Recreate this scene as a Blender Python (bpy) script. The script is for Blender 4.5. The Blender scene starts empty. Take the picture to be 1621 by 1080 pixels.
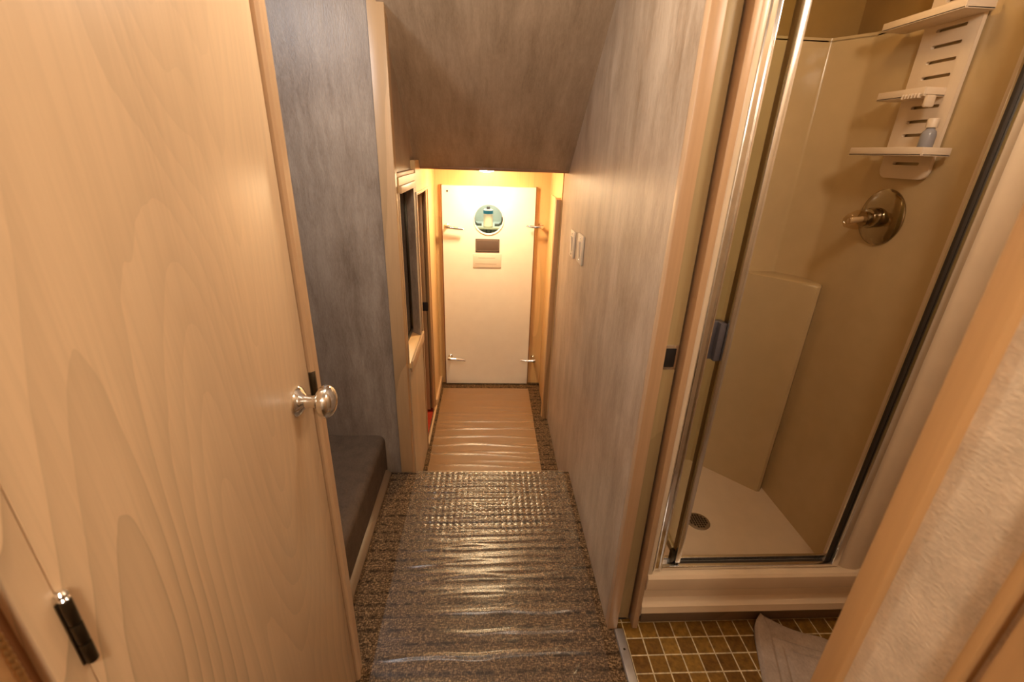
import bpy, bmesh, math, random
from mathutils import Vector, Matrix, noise
random.seed(7)
PI = math.pi
scn = bpy.context.scene
COL = scn.collection

# ------------------------------------------------------------------ camera, light, exposure
cam_d = bpy.data.cameras.new('camera'); cam = bpy.data.objects.new('camera', cam_d); COL.objects.link(cam)
scn.camera = cam
cam_d.sensor_width = 36.0; cam_d.lens = 15.966; cam_d.clip_start = 0.02
def cam_rot(pitch, yaw, roll):
    cy, sy, cp, sp, cr, sr = math.cos(yaw), math.sin(yaw), math.cos(pitch), math.sin(pitch), math.cos(roll), math.sin(roll)
    B = Matrix(((1,0,0),(0,0,-1),(0,1,0))); Ry = Matrix(((cy,0,-sy),(0,1,0),(sy,0,cy)))
    Rp = Matrix(((1,0,0),(0,cp,-sp),(0,sp,cp))); Rr = Matrix(((cr,-sr,0),(sr,cr,0),(0,0,1)))
    M = Rr @ Rp @ Ry @ B
    return Matrix((M[0], -Vector(M[1]), -Vector(M[2]))).transposed()
cam.matrix_world = Matrix.Translation((0, 0, 1.45)) @ cam_rot(.39436, .05992, .03441).to_4x4()
cam_d.dof.use_dof = True; cam_d.dof.focus_distance = 1.9; cam_d.dof.aperture_fstop = 5.0
vs = scn.view_settings
vs.view_transform = 'Standard'; vs.look = 'None'; vs.gamma = 1.0; vs.exposure = 0.0; vs.use_curve_mapping = False
w = bpy.data.worlds.new('world'); scn.world = w; w.use_nodes = True
w.node_tree.nodes['Background'].inputs[0].default_value = (.9, .85, .8, 1)
w.node_tree.nodes['Background'].inputs[1].default_value = 0.05
def area(name, loc, size, power, col, rot=(0,0,0), spread=PI):
    d = bpy.data.lights.new(name, 'AREA'); d.shape = 'DISK'; d.size = size; d.energy = power; d.color = col; d.spread = spread
    o = bpy.data.objects.new(name, d); o.location = loc; o.rotation_euler = rot; COL.objects.link(o); return o
WARM = (1, .88, .72); WARMER = (1, .80, .58); COOL = (1, .96, .92)
def bulb(name, loc, r, power, col):
    d = bpy.data.lights.new(name, 'POINT'); d.shadow_soft_size = r; d.energy = power; d.color = col
    o = bpy.data.objects.new(name, d); o.location = loc; COL.objects.link(o); return o
bulb('ceiling_light', (-.08, 1.05, 1.93), .06, 12.5, WARM)
bulb('cabin_light', (.0, -.45, 1.90), .08, 24.0, WARM)
bulb('washroom_light', (.82, .62, 1.94), .06, 10.5, (1, .82, .62))
bulb('shower_light', (.95, 1.35, 2.00), .04, 1.5, (1, .62, .26))
area('stairwell_light', (-.88, 1.22, 2.01), .22, 10.5, (.92, .95, 1), rot=(0, -.62, 0))
bulb('sleeping_cabin_light', (-.9, 2.4, 1.3), .05, 2.0, WARMER)
area('port_fill_light', (0, 3.28, 1.37), .15, 5.0, COOL)  # unseen fill added behind the port so its contents show bright

# ------------------------------------------------------------------ node materials
class NB:
    def __init__(s, name):
        s.m = bpy.data.materials.new(name); s.m.use_nodes = True; s.t = s.m.node_tree
        s.t.nodes.clear(); s.out = s.n('ShaderNodeOutputMaterial')
        s.co = s.n('ShaderNodeTexCoord').outputs['Object']
    def n(s, typ, ins=None, **kw):
        x = s.t.nodes.new(typ)
        for k, v in kw.items(): setattr(x, k, v)
        for k, v in (ins or {}).items():
            if isinstance(v, bpy.types.NodeSocket): s.t.links.new(v, x.inputs[k])
            else: x.inputs[k].default_value = v
        return x
    def math(s, op, a, b=0.0, c=None):
        ins = {0: a, 1: b}
        if c is not None: ins[2] = c
        return s.n('ShaderNodeMath', ins, operation=op).outputs[0]
    def scale(s, v, vec, loc=(0,0,0)):
        return s.n('ShaderNodeMapping', {'Vector': v, 'Scale': vec, 'Location': loc}).outputs[0]
    def noise(s, v, sc=1.0, det=2.0, rough=.5, dist=0.0):
        return s.n('ShaderNodeTexNoise', {'Vector': v, 'Scale': sc, 'Detail': det, 'Roughness': rough, 'Distortion': dist}).outputs['Fac']
    def ramp(s, f, stops):
        r = s.n('ShaderNodeValToRGB', {0: f}); e = r.color_ramp.elements
        while len(e) < len(stops): e.new(.5)
        for i, (p, c) in enumerate(stops): e[i].position = p; e[i].color = (*c, 1)
        return r.outputs[0]
    def mix(s, f, a, b, mode='MIX'):
        x = s.n('ShaderNodeMix', data_type='RGBA', blend_type=mode)
        for i, v in ((0, f), (6, a), (7, b)):
            if isinstance(v, bpy.types.NodeSocket): s.t.links.new(v, x.inputs[i])
            else: x.inputs[i].default_value = v if i == 0 else (*v, 1)
        return x.outputs[2]
    def bump(s, h, strength=.3, dist=.002):
        return s.n('ShaderNodeBump', {'Height': h, 'Strength': strength, 'Distance': dist}).outputs[0]
    def bsdf(s, **kw):
        p = s.n('ShaderNodeBsdfPrincipled')
        for k, v in kw.items():
            k = k.replace('_', ' ')
            if isinstance(v, bpy.types.NodeSocket): s.t.links.new(v, p.inputs[k])
            else: p.inputs[k].default_value = (*v, 1) if isinstance(v, tuple) and len(v) == 3 else v
        s.t.links.new(p.outputs[0], s.out.inputs[0]); return p
    def done(s, sh=None):
        if sh is not None: s.t.links.new(sh, s.out.inputs[0])
        return s.m

def mul3(c, k): return tuple(x*k for x in c)
def plain(name, col, rough=.5, metal=0.0, var=.06, bump=.0, bs=200.0, **kw):
    b = NB(name); n = b.noise(b.co, 14.0, 3.0)
    c = b.ramp(n, [(.3, mul3(col, 1-var)), (.7, mul3(col, 1+var))])
    extra = dict(kw)
    if bump: extra['Normal'] = b.bump(b.noise(b.co, bs, 3.0), bump, .001)
    b.bsdf(Base_Color=c, Roughness=rough, Metallic=metal, **extra); return b.done()

def wood(name, col, plane='yz', rings=13.0, contrast=.16, rough=.42, seed=0.0, sx=3.0, sz=.55, spec=.5):
    """flat-sawn grain: contour lines of a stretched noise, long axis z"""
    b = NB(name); sc = {'yz': (sx, sx, sz), 'y': (sx*1.3, sz, sx*1.3)}[plane]
    v = b.scale(b.co, sc, (seed, seed*.7, seed*1.3))
    n = b.noise(v, 1.0, 1.0, .30, .10)
    wv = b.math('MULTIPLY', b.noise(b.scale(b.co, mul3(sc, 7)), 1.0, 2.0), .012)
    r = b.math('FRACT', b.math('MULTIPLY', b.math('ADD', n, wv), rings))
    r = b.math('MULTIPLY', b.math('POWER', r, 1.6), b.ramp(b.noise(b.scale(b.co, mul3(sc, .8), (7, 2, 9)), 1.0, 1.0), [(.38, (.25,)*3), (.60, (1,)*3)]))
    fs = {'yz': (160, 160, 5), 'y': (160, 5, 160)}[plane]
    fine = b.noise(b.scale(b.co, fs), 1.0, 3.0, .6)
    broad = b.noise(b.scale(b.co, mul3(sc, .9), (3, 5, 1)), 1.0, 2.0)
    c = b.ramp(r, [(0, mul3(col, 1.05)), (.75, mul3(col, 1-contrast*.55)), (1, mul3(col, 1-contrast*1.5))])
    c = b.mix(b.ramp(fine, [(.30, (.72,)*3), (.60, (1,)*3)]), mul3(col, .74), c)
    c = b.mix(.8, c, b.ramp(broad, [(.3, (.82, .78, .74)), (.7, (1.12, 1.08, 1.0))]), 'MULTIPLY')
    h = b.math('ADD', b.math('MULTIPLY', fine, .6), b.math('MULTIPLY', r, -.2))
    b.bsdf(Base_Color=c, Roughness=rough, Normal=b.bump(h, .12, .001), Specular_IOR_Level=spec)
    return b.done()

def vinyl(name, c0, c1, axis='z', rough=.42, bump=.22, streak=1.0):
    """wallcovering with uneven, broken streaks running along its drop"""
    b = NB(name)
    lo = lambda t, k: {'z': (t, t, k), 'x': (t, k, k)}[axis]
    warp = b.n('ShaderNodeTexNoise', {'Vector': b.co, 'Scale': 7.0, 'Detail': 2.0}).outputs['Color']
    v = b.n('ShaderNodeVectorMath', {0: b.co, 1: b.n('ShaderNodeVectorMath', {0: warp, 'Scale': .03}, operation='SCALE').outputs[0]}, operation='ADD').outputs[0]
    f1 = b.noise(b.scale(v, lo(48, 7)), 1.0, 5.0, .7, .5)
    f2 = b.noise(b.scale(v, lo(11, 2.2)), 1.0, 3.0, .55)
    f3 = b.noise(b.scale(b.co, lo(230, 60)), 1.0, 3.0, .65)
    f4 = b.noise(b.co, 5.0, 3.0, .6)
    f = b.math('ADD', b.math('MULTIPLY', f1, .30), b.math('MULTIPLY', f2, .32))
    f = b.math('ADD', f, b.math('MULTIPLY', f3, .18)); f = b.math('ADD', f, b.math('MULTIPLY', f4, .20))
    c = b.ramp(f, [(.38, c0), (.60, c1)])
    h = b.math('ADD', b.math('MULTIPLY', f1, .7), f3)
    b.bsdf(Base_Color=c, Roughness=b.math('ADD', b.math('MULTIPLY', f1, .25), rough-.12), Normal=b.bump(h, bump, .002))
    return b.done()

def carpet(name, c0, c1, c2):
    b = NB(name)
    sep = b.n('ShaderNodeSeparateXYZ', {0: b.co})
    wob = b.math('MULTIPLY', b.noise(b.co, 9.0, 2.0), .012)
    yy = b.math('ADD', sep.outputs[1], wob)
    row = b.math('MULTIPLY_ADD', b.math('SINE', b.math('MULTIPLY', yy, 2*PI/.046)), .5, .5)
    row = b.math('POWER', row, 5.0)
    dash = b.noise(b.scale(b.co, (85, 190, 60)), 1.0, 3.0, .65)
    loop = b.n('ShaderNodeTexVoronoi', {'Vector': b.scale(b.co, (260, 150, 100)), 'Scale': 1.0}).outputs['Distance']
    col = b.ramp(b.math('ADD', b.math('MULTIPLY', dash, .75), b.math('MULTIPLY', loop, .25)), [(.30, c0), (.50, c1), (.66, c2)])
    d2 = b.ramp(b.noise(b.scale(b.co, (40, 18, 20)), 1.0, 2.0), [(.42, (0,)*3), (.58, (1,)*3)])
    rf = b.math('MULTIPLY', row, b.math('MULTIPLY', d2, .85))
    col = b.mix(rf, col, mul3(c0, .55))
    h = b.math('SUBTRACT', b.math('ADD', dash, b.math('MULTIPLY', loop, -.6)), b.math('MULTIPLY', rf, .7))
    b.bsdf(Base_Color=col, Roughness=.9, Normal=b.bump(h, .8, .005), Specular_IOR_Level=.15)
    return b.done()

def film_mat(name, haze, rough, hc=(.60, .42, .25, 1)):
    b = NB(name)
    n = b.bump(b.noise(b.scale(b.co, (30, 90, 30)), 1.0, 3.0, .6), .25, .002)
    gl = b.n('ShaderNodeBsdfGlossy', {'Color': (1, 1, 1, 1), 'Roughness': rough, 'Normal': n})
    tr = b.n('ShaderNodeBsdfTransparent', {'Color': (.95, .94, .93, 1)})
    df = b.n('ShaderNodeBsdfDiffuse', {'Color': hc, 'Normal': n})
    hz = b.n('ShaderNodeMixShader', {0: haze, 1: tr.outputs[0], 2: df.outputs[0]})
    fr = b.n('ShaderNodeFresnel', {'IOR': 1.5, 'Normal': n})
    front = b.math('SUBTRACT', 1.0, b.n('ShaderNodeNewGeometry').outputs['Backfacing'])
    k = b.math('MULTIPLY', b.math('MULTIPLY_ADD', fr.outputs[0], 1.75, .005), front)
    mx = b.n('ShaderNodeMixShader', {0: k, 1: hz.outputs[0], 2: gl.outputs[0]})
    return b.done(mx.outputs[0])

def glass_mat(name, tint=(.93, .95, .92), gloss=.02):
    b = NB(name)
    gl = b.n('ShaderNodeBsdfGlossy', {'Color': (1, 1, 1, 1), 'Roughness': gloss})
    tr = b.n('ShaderNodeBsdfTransparent', {'Color': (*tint, 1)})
    fr = b.n('ShaderNodeFresnel', {'IOR': 1.5})
    front = b.math('SUBTRACT', 1.0, b.n('ShaderNodeNewGeometry').outputs['Backfacing'])
    mx = b.n('ShaderNodeMixShader', {0: b.math('MULTIPLY', fr.outputs[0], front), 1: tr.outputs[0], 2: gl.outputs[0]})
    return b.done(mx.outputs[0])

def metal(name, col, rough, streak=False):
    b = NB(name)
    n = b.noise(b.scale(b.co, (90, 90, 3) if streak else (40, 40, 40)), 1.0, 3.0)
    r = b.math('MULTIPLY_ADD', n, .12, rough)
    b.bsdf(Base_Color=b.ramp(n, [(.3, mul3(col, .9)), (.7, col)]), Metallic=1.0, Roughness=r); return b.done()

def tile_mat():
    b = NB('brown_mosaic_tile')
    br = b.n('ShaderNodeTexBrick', {'Vector': b.scale(b.co, (1, 1, 1), (-.028, .008, 0)), 'Color1': (.24, .125, .024, 1), 'Color2': (.13, .060, .012, 1),
             'Mortar': (.55, .44, .26, 1), 'Scale': 1.0, 'Mortar Size': .0022, 'Mortar Smooth': .2, 'Bias': .1,
             'Brick Width': .0545, 'Row Height': .0545}, offset=0.0, squash=1.0)
    mo = b.noise(b.co, 60.0, 4.0, .6)
    c = b.mix(.75, br.outputs[0], b.ramp(mo, [(.3, (.55, .5, .45)), (.7, (1.45, 1.4, 1.25))]), 'MULTIPLY')
    h = b.math('ADD', b.math('MULTIPLY', br.outputs[1], -1.0), b.math('MULTIPLY', mo, .35))
    b.bsdf(Base_Color=c, Roughness=.25, Normal=b.bump(h, .5, .002)); return b.done()

def fleece_mat(name, col, sc=150.0):
    b = NB(name); n = b.noise(b.scale(b.co, (1, .6, 1.6)), sc, 4.0, .65); n2 = b.noise(b.co, 22.0, 3.0)
    c = b.ramp(b.math('ADD', b.math('MULTIPLY', n, .5), b.math('MULTIPLY', n2, .5)), [(.35, mul3(col, .78)), (.65, mul3(col, 1.12))])
    b.bsdf(Base_Color=c, Roughness=.95, Normal=b.bump(n, .6, .003), Specular_IOR_Level=.1); return b.done()

M = {
 'door':   wood('light_ash_veneer', (.66, .475, .30), rings=40, contrast=.22, seed=4.1, sx=3.3, sz=.62, rough=.36),
 'trim':   wood('light_wood_trim', (.48, .30, .155), rings=5, contrast=.15, seed=5.0, rough=.4),
 'trimp':  wood('pale_wood_trim', (.52, .34, .20), rings=5, contrast=.12, seed=8.0, rough=.38),
 'trimh':  wood('trim_along_corridor', (.62, .42, .24), plane='y', rings=5, contrast=.12, seed=1.0),
 'pale':   wood('yellowed_pocket_door_veneer', (.40, .30, .155), rings=7, contrast=.10, seed=4.0),
 'orange': wood('orange_oak', (.48, .28, .125), rings=7, contrast=.2, seed=6.0, rough=.4),
 'brownw': wood('brown_oak', (.26, .12, .05), rings=8, contrast=.22, seed=9.0, rough=.45),
 'maple':  wood('yellow_maple_panel', (.72, .48, .22), rings=6, contrast=.07, seed=3.0, rough=.4),
 'vinyl':  vinyl('taupe_grasscloth_vinyl', (.25, .165, .10), (.46, .345, .245), bump=.4),
 'vinylg': vinyl('grey_taupe_vinyl', (.165, .112, .078), (.325, .25, .19), bump=.5),
 'vinylc': vinyl('soffit_vinyl', (.25, .17, .105), (.42, .30, .20), axis='x', bump=.12),
 'vinylb': vinyl('beige_lower_vinyl', (.40, .28, .17), (.56, .41, .26), bump=.1),
 'fleece': fleece_mat('beige_nubby_wallcovering', (.66, .52, .38), 250.0),
 'ceil':   plain('ceiling_vinyl', (.55, .47, .38), .6),
 'carpet': carpet('brown_woven_carpet', (.024, .012, .005), (.098, .056, .026), (.31, .19, .095)),
 'stairc': fleece_mat('dark_brown_stair_carpet', (.11, .073, .048)),
 'red':    fleece_mat('red_carpet', (.42, .045, .02)),
 'film':   film_mat('clear_plastic_film', .0, .30),
 'film2':  film_mat('cloudy_plastic_film', .26, .30, (.85, .44, .16, 1)),
 'white':  plain('white_gelcoat_panel', (.86, .80, .70), .35, var=.02),
 'shower': plain('tan_fibreglass', (.60, .45, .25), .17, var=.03),
 'pan':    plain('cream_fibreglass_pan', (.74, .58, .40), .25, var=.03, bump=.05, bs=400.0),
 'flange': plain('cream_fibreglass_flange', (.68, .55, .40), .28, var=.03),
 'upper':  plain('ochre_upper_wall', (.36, .22, .07), .30, var=.05),
 'kick':   wood('brown_kick_board', (.20, .135, .085), plane='y', rings=4, contrast=.2),
 'chrome': metal('chrome', (.88, .87, .86), .05),
 'chromes':metal('satin_chrome_frame', (.80, .79, .78), .16, True),
 'bronze': metal('dark_bronze_hinge', (.10, .085, .06), .30),
 'drain': metal('brushed_drain_metal', (.40, .35, .28), .35),
 'darkmet': metal('channel_brown_reflection', (.34, .27, .17), .30),  # brown-olive reflection on the stile side put into the metal colour
 'valve': metal('chrome_dark_reflection', (.42, .35, .25), .07),  # reflection of the dark washroom painted into the chrome colour
 'brass':  metal('antique_brass', (.62, .38, .16), .35),
 'dark':   plain('black_rubber_seal', (.025, .017, .011), .65),
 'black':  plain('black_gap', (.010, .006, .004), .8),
 'greyp':  plain('grey_plastic_catch', (.09, .08, .09), .35),
 'plastic':plain('white_caddy_plastic', (.82, .68, .53), .35, var=.02),
 'switch': plain('ivory_switch_plastic', (.62, .50, .36), .35, var=.02),
 'glass':  glass_mat('clear_shower_glass', (.90, .91, .84)),
 'dkglass':plain('dark_window_glass', (.022, .014, .010), .06, var=.1),
 'acrylic':glass_mat('clear_acrylic', (.88, .80, .68), .03),
 'tile':   tile_mat(),
 'mat':    fleece_mat('taupe_bath_mat', (.38, .275, .195)),
 'alu':    metal('aluminium_strip', (.75, .74, .74), .30),
 'blue':   plain('blue_label', (.02, .30, .55), .4),
 'bottle': plain('blue_grey_bottle', (.33, .33, .37), .25, Alpha=1.0),
 'teal':   plain('pale_green_machinery', (.36, .42, .37), .5),
 'darkgr': plain('dark_green_machinery', (.03, .045, .04), .5),
 'plaque': plain('engraved_brown_plaque', (.11, .075, .06), .4, bump=.5, bs=500.0),
 'plaqt':  plain('plaque_engraving', (.20, .15, .12), .5),
 'ink':    plain('faded_ink', (.36, .28, .20), .6),
 'paper':  plain('notice_paper', (.68, .60, .50), .6, var=.02),
}
b = NB('lamp_diffuser')
b.done(b.n('ShaderNodeEmission', {'Color': (1, .73, .41, 1), 'Strength': 280.0}).outputs[0]); M['lamp'] = b.m
b = NB('downlight_diffuser')
b.done(b.n('ShaderNodeEmission', {'Color': (1, .80, .55, 1), 'Strength': 12.0}).outputs[0]); M['lamp2'] = b.m

# ------------------------------------------------------------------ mesh helpers
def V3(*a): return Vector(a)
class MB:
    def __init__(s, off=(0,0,0)): s.bm = bmesh.new(); s.off = Vector(off)
    def box(s, x0, x1, y0, y1, z0, z1, bev=0.0, seg=2):
        r = bmesh.ops.create_cube(s.bm, size=1.0); vs_ = r['verts']
        for v in vs_: v.co = Vector(((x0+x1)/2 + v.co.x*(x1-x0), (y0+y1)/2 + v.co.y*(y1-y0), (z0+z1)/2 + v.co.z*(z1-z0)))
        if bev:
            ed = list({e for v in vs_ for e in v.link_edges})
            bmesh.ops.bevel(s.bm, geom=ed, offset=bev, segments=seg, affect='EDGES', profile=.5)
        return s
    def prism(s, pts, axis, a, b, bev=0.0, seg=2):
        """pts: 2D polygon in the plane normal to axis; order x->(y,z), y->(x,z), z->(x,y)"""
        def P(p, t):
            return {'x': (t, p[0], p[1]), 'y': (p[0], t, p[1]), 'z': (p[0], p[1], t)}[axis]
        A = [s.bm.verts.new(P(p, a)) for p in pts]; B = [s.bm.verts.new(P(p, b)) for p in pts]
        fs = [s.bm.faces.new(A), s.bm.faces.new(list(reversed(B)))]
        n = len(pts)
        for i in range(n): fs.append(s.bm.faces.new((A[i], B[i], B[(i+1) % n], A[(i+1) % n])))
        if bev:
            ed = {e for f in fs[:2] for e in f.edges}
            bmesh.ops.bevel(s.bm, geom=list(ed), offset=bev, segments=seg, affect='EDGES', profile=.5)
        return s
    def lathe(s, prof, origin, axis='z', n=40, sx=1.0):
        """prof: list of (radius, height) along axis from origin"""
        rings = []
        for r, h in prof:
            ring = []
            for i in range(n):
                a = 2*PI*i/n; c, d = r*math.cos(a), r*math.sin(a)
                p = {'z': (c, d, h), 'x': (h, c, d), '-x': (-h, c, d), 'y': (c, h, d), '-y': (c, -h, d), '-z': (c, d, -h)}[axis]
                ring.append(s.bm.verts.new(Vector(origin) + Vector(p)))
            rings.append(ring)
        for a, b_ in zip(rings, rings[1:]):
            for i in range(n): s.bm.faces.new((a[i], a[(i+1) % n], b_[(i+1) % n], b_[i]))
        s.bm.faces.new(rings[0]); s.bm.faces.new(rings[-1]); return s
    def tube(s, pts, r, n=12):
        pts = [Vector(p) for p in pts]; rs = r if isinstance(r, (list, tuple)) else [r]*len(pts); rings = []
        for i, p in enumerate(pts):
            d = (pts[min(i+1, len(pts)-1)] - pts[max(i-1, 0)]).normalized()
            u = d.orthogonal().normalized(); w_ = d.cross(u)
            if rings: 
                u = (lastu - d*lastu.dot(d)).normalized(); w_ = d.cross(u)
            lastu = u
            rings.append([s.bm.verts.new(p + rs[i]*(u*math.cos(2*PI*k/n) + w_*math.sin(2*PI*k/n))) for k in range(n)])
        for a, b_ in zip(rings, rings[1:]):
            for k in range(n): s.bm.faces.new((a[k], a[(k+1) % n], b_[(k+1) % n], b_[k]))
        s.bm.faces.new(rings[0]); s.bm.faces.new(rings[-1]); return s
    def build(s, name, mat, parent=None, smooth=True, ang=35):
        bmesh.ops.remove_doubles(s.bm, verts=s.bm.verts, dist=1e-6)
        bmesh.ops.recalc_face_normals(s.bm, faces=s.bm.faces)
        if parent is not None:
            for v in s.bm.verts: v.co -= Vector(parent['_o'])
        me = bpy.data.meshes.new(name); s.bm.to_mesh(me); s.bm.free()
        me.materials.append(mat)
        if smooth:
            for p in me.polygons: p.use_smooth = True
            me.set_sharp_from_angle(angle=math.radians(ang))
        o = bpy.data.objects.new(name, me); COL.objects.link(o)
        if parent is not None: o.parent = parent
        o['_o'] = tuple(parent['_o']) if parent is not None else (0., 0., 0.)
        return o
def tag(o, label, cat, group=None, kind=None):
    o['label'] = label; o['category'] = cat
    if group: o['group'] = group
    if kind: o['kind'] = kind
    return o
def thing(name, loc, label, cat, group=None, kind=None):
    o = bpy.data.objects.new(name, None); COL.objects.link(o); o.location = loc; o['_o'] = tuple(float(x) for x in loc)
    o.empty_display_size = .05
    return tag(o, label, cat, group, kind)
def plabel(o, l): o['label'] = l; return o
def S(name, mb, mat, label, cat='wall', **kw):
    return tag(mb.build(name, mat, **kw), label, cat, kind='structure')

XL, XR = -.37, .41          # corridor walls beside the camera
XLL, XRL = -.345, .405      # lower corridor
ZL, CZ = -.20, 2.05
NY, YB = 1.82, 3.12         # landing nose, rear bulkhead

# ------------------------------------------------------------------ shell
fl = MB(); fl.prism([(-1.2, -.12), (NY-.035, -.12), (NY-.035, -.045), (NY-.012, -.04), (NY, -.022), (NY-.004, -.006), (NY-.018, 0), (-1.2, 0)], 'x', -.78, .447)
S('floor', fl, M['carpet'], 'brown ribbed carpet on the upper landing under clear plastic film', 'floor')
S('floor', MB().box(-.36, .46, NY-.03, YB+.02, ZL-.05, ZL), M['carpet'], 'brown carpet on the lower corridor floor in front of the white hatch', 'floor')
S('floor', MB().box(.447, 1.45, -1.2, 1.04, -.06, -.002), M['tile'], 'small square brown floor tiles with pale grout in the washroom', 'floor')
S('floor', MB().box(-1.6, -.36, 1.86, 3.6, ZL-.05, ZL-.005), M['red'], 'red carpet seen through the lower left doorway', 'floor')
S('wall_step', MB().box(XLL-.005, XRL+.005, NY-.05, NY-.03, ZL, -.05), M['carpet'], 'carpeted riser between the landing and the lower corridor', 'stair riser')
S('ceiling', MB().box(-1.7, 1.5, -1.3, 2.2, CZ, CZ+.05), M['ceil'], 'beige ceiling above the landing and washroom', 'ceiling')
S('ceiling', MB().box(-.42, .46, 2.46, YB+.02, 1.385, 1.43), M['maple'], 'low pale ceiling of the lower corridor with round lamp', 'ceiling')
# soffit
y1, z1 = 2.455, 1.368
y0 = y1 - (CZ-z1)/.82
S('ceiling', MB().prism([(y1, z1), (y0, CZ), (y0+.06, CZ), (y1+.03, z1+.045)], 'x', -.375, XR), M['vinylc'], 'sloping taupe soffit dropping to the low doorway header', 'sloped ceiling')
S('trim_1', MB().box(-.372, XR, y1-.004, y1+.028, z1-.010, z1+.006, .002), M['brownw'], 'thin dark wooden edge along the bottom of the sloping soffit', 'trim')
# right corridor wall with pocket for the sliding door
S('wall_right', MB().box(XR, XR+.030, 1.032, 2.60, ZL, CZ), M['vinyl'], 'right corridor wall in streaky taupe vinyl with a light switch', 'wall')
S('wall_right', MB().box(.492, .524, 1.06, 2.60, ZL, CZ), M['trim'], 'inner skin of the pocket wall beside the shower', 'wall')
S('trim_2', MB().box(XR-.001, XR+.032, 1.004, 1.032, 0, CZ, .003), M['trimp'], 'wooden edge strip on the end of the right corridor wall', 'trim')
S('trim_3', MB().box(.4925, .5105, 1.004, 1.06, 0, CZ, .003), M['trimp'], 'wooden jamb strip between the pocket door and the shower', 'trim')
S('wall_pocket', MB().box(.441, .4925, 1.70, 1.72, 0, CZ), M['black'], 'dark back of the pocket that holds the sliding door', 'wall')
S('wall_right', MB().box(XRL, XRL+.03, 2.60, YB+.01, ZL, 1.40), M['maple'], 'yellow lower corridor wall right of the white hatch', 'wall')
# header above washroom doorway
S('wall_right', MB().box(XR, .525, .30, 1.02, 1.97, CZ), M['vinyl'], 'wall strip above the washroom doorway', 'wall')
# near right wall
S('wall_right', MB().box(.405, .525, .20, .318, 0, CZ), M['fleece'], 'narrow near wall in nubby beige covering at far right', 'wall')
S('trim_4', MB().box(.395, .530, .306, .333, 0, CZ, .004), M['orange'], 'orange wooden casing on the near edge of the washroom doorway', 'trim')
S('trim_5', MB().box(.392, .530, .2205, .2295, 0, CZ, .002), M['orange'], 'orange wooden strip at the far right edge of the picture', 'trim')
S('trim_6', MB().box(.392, .530, .05, .212, 0, CZ, .004), M['orange'], 'orange wooden cabin door jamb in the lower right corner', 'door jamb')
S('wall_right', MB().box(.42, .525, -1.2, .05, 0, CZ), M['vinyl'], 'cabin wall beside the camera on the right', 'wall')
# left side
S('wall_left', MB().box(-.45, XL-.014, .255, .905, 0, CZ), M['vinylb'], 'wall behind the large wooden door', 'wall')
S('wall_left', MB().box(-.45, XL, -1.2, .2, 0, CZ), M['vinylb'], 'cabin wall beside the camera on the left', 'wall')
S('wall_back', MB().box(-1.7, 1.5, -1.3, -1.2, 0, CZ), M['ceil'], 'cabin wall behind the camera', 'wall')
S('wall_stairwell', MB().box(-1.7, -.405, 1.835, 1.86, ZL-.01, CZ), M['vinylg'], 'grey taupe vinyl wall beside the carpeted steps', 'wall')
S('wall_stairwell', MB().box(-1.72, -1.7, -1.3, 1.86, 0, CZ), M['vinylg'], 'far side wall of the stairwell', 'wall')
S('wall_stairwell', MB().box(-1.7, -.45, .86, .90, 0, CZ), M['vinylg'], 'near side wall of the stairwell', 'wall')
S('trim_7', MB().box(-.408, -.350, 1.818, 1.866, -.19, CZ, .003), M['trim'], 'tall wooden corner post between stairwell wall and lower corridor', 'trim')
# left upper wall above ledge
S('wall_left', MB().box(-.42, -.366, 1.862, 2.6, 1.361, CZ), M['vinyl'], 'small taupe wall triangle under the sloping soffit', 'wall')
S('trim_8', MB().box(-.3655, -.350, 1.866, 2.30, 1.345, 1.361, .002), M['trimh'], 'light wooden ledge along the top of the small window wall', 'trim')
# lower left wall pieces round the niche and doorway (x from -.385 to XLL)
def lw(y0, y1, z0, z1, mat, lab, x0=-.43, x1=XLL, cat='wall', name='wall_left'): return S(name, MB().box(x0, x1, y0, y1, z0, z1), mat, lab, cat)
lw(1.866, 2.29, ZL, .53, M['vinylb'], 'beige wall panel below the small dark window')
lw(1.866, 2.29, 1.290, 1.345, M['maple'], 'strip of wall above the small dark window')
lw(2.215, 2.29, .53, 1.290, M['vinylg'], 'taupe wall strip between the window niche and the doorway')
lw(2.29, 2.75, 1.245, 1.40, M['maple'], 'wall above the lower left doorway')
lw(2.75, YB+.01, ZL, 1.40, M['maple'], 'yellow lower corridor wall left of the white hatch', x1=-.350)
lw(1.866, 2.30, 1.345, 1.3605, M['maple'], 'wall strip behind the light ledge', x0=-.43, x1=-.367)
S('baseboard_left', MB().box(-.350, -.335, 2.76, YB-.002, ZL, ZL+.055, .003), M['trimh'], 'low wooden baseboard left of the white hatch', 'baseboard')
S('baseboard_left', MB().box(-.352, -.338, 2.302, 2.76, ZL, ZL+.014, .003), M['trimh'], 'wooden threshold strip of the lower left doorway', 'threshold')
# rear bulkhead with a hole behind the port
S('wall_rear', MB().box(-.43, -.16, YB, YB+.03, ZL, 1.40), M['maple'], 'yellow rear bulkhead left of the hatch', 'wall')
S('wall_rear', MB().box(.16, .46, YB, YB+.03, ZL, 1.40), M['maple'], 'yellow rear bulkhead right of the hatch', 'wall')
S('wall_rear', MB().box(-.16, .16, YB, YB+.03, 1.19, 1.40), M['maple'], 'yellow rear bulkhead above the hatch', 'wall')
S('wall_engine_room', MB().box(-.4, .4, 3.50, 3.52, .7, 1.4), M['teal'], 'pale wall of the space behind the round port', 'wall')
S('wall_engine_room', MB().box(-.42, -.4, 3.15, 3.52, .7, 1.4), M['teal'], 'left wall of the space behind the round port', 'wall')
S('wall_engine_room', MB().box(.4, .42, 3.15, 3.52, .7, 1.4), M['teal'], 'right wall of the space behind the round port', 'wall')
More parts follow.
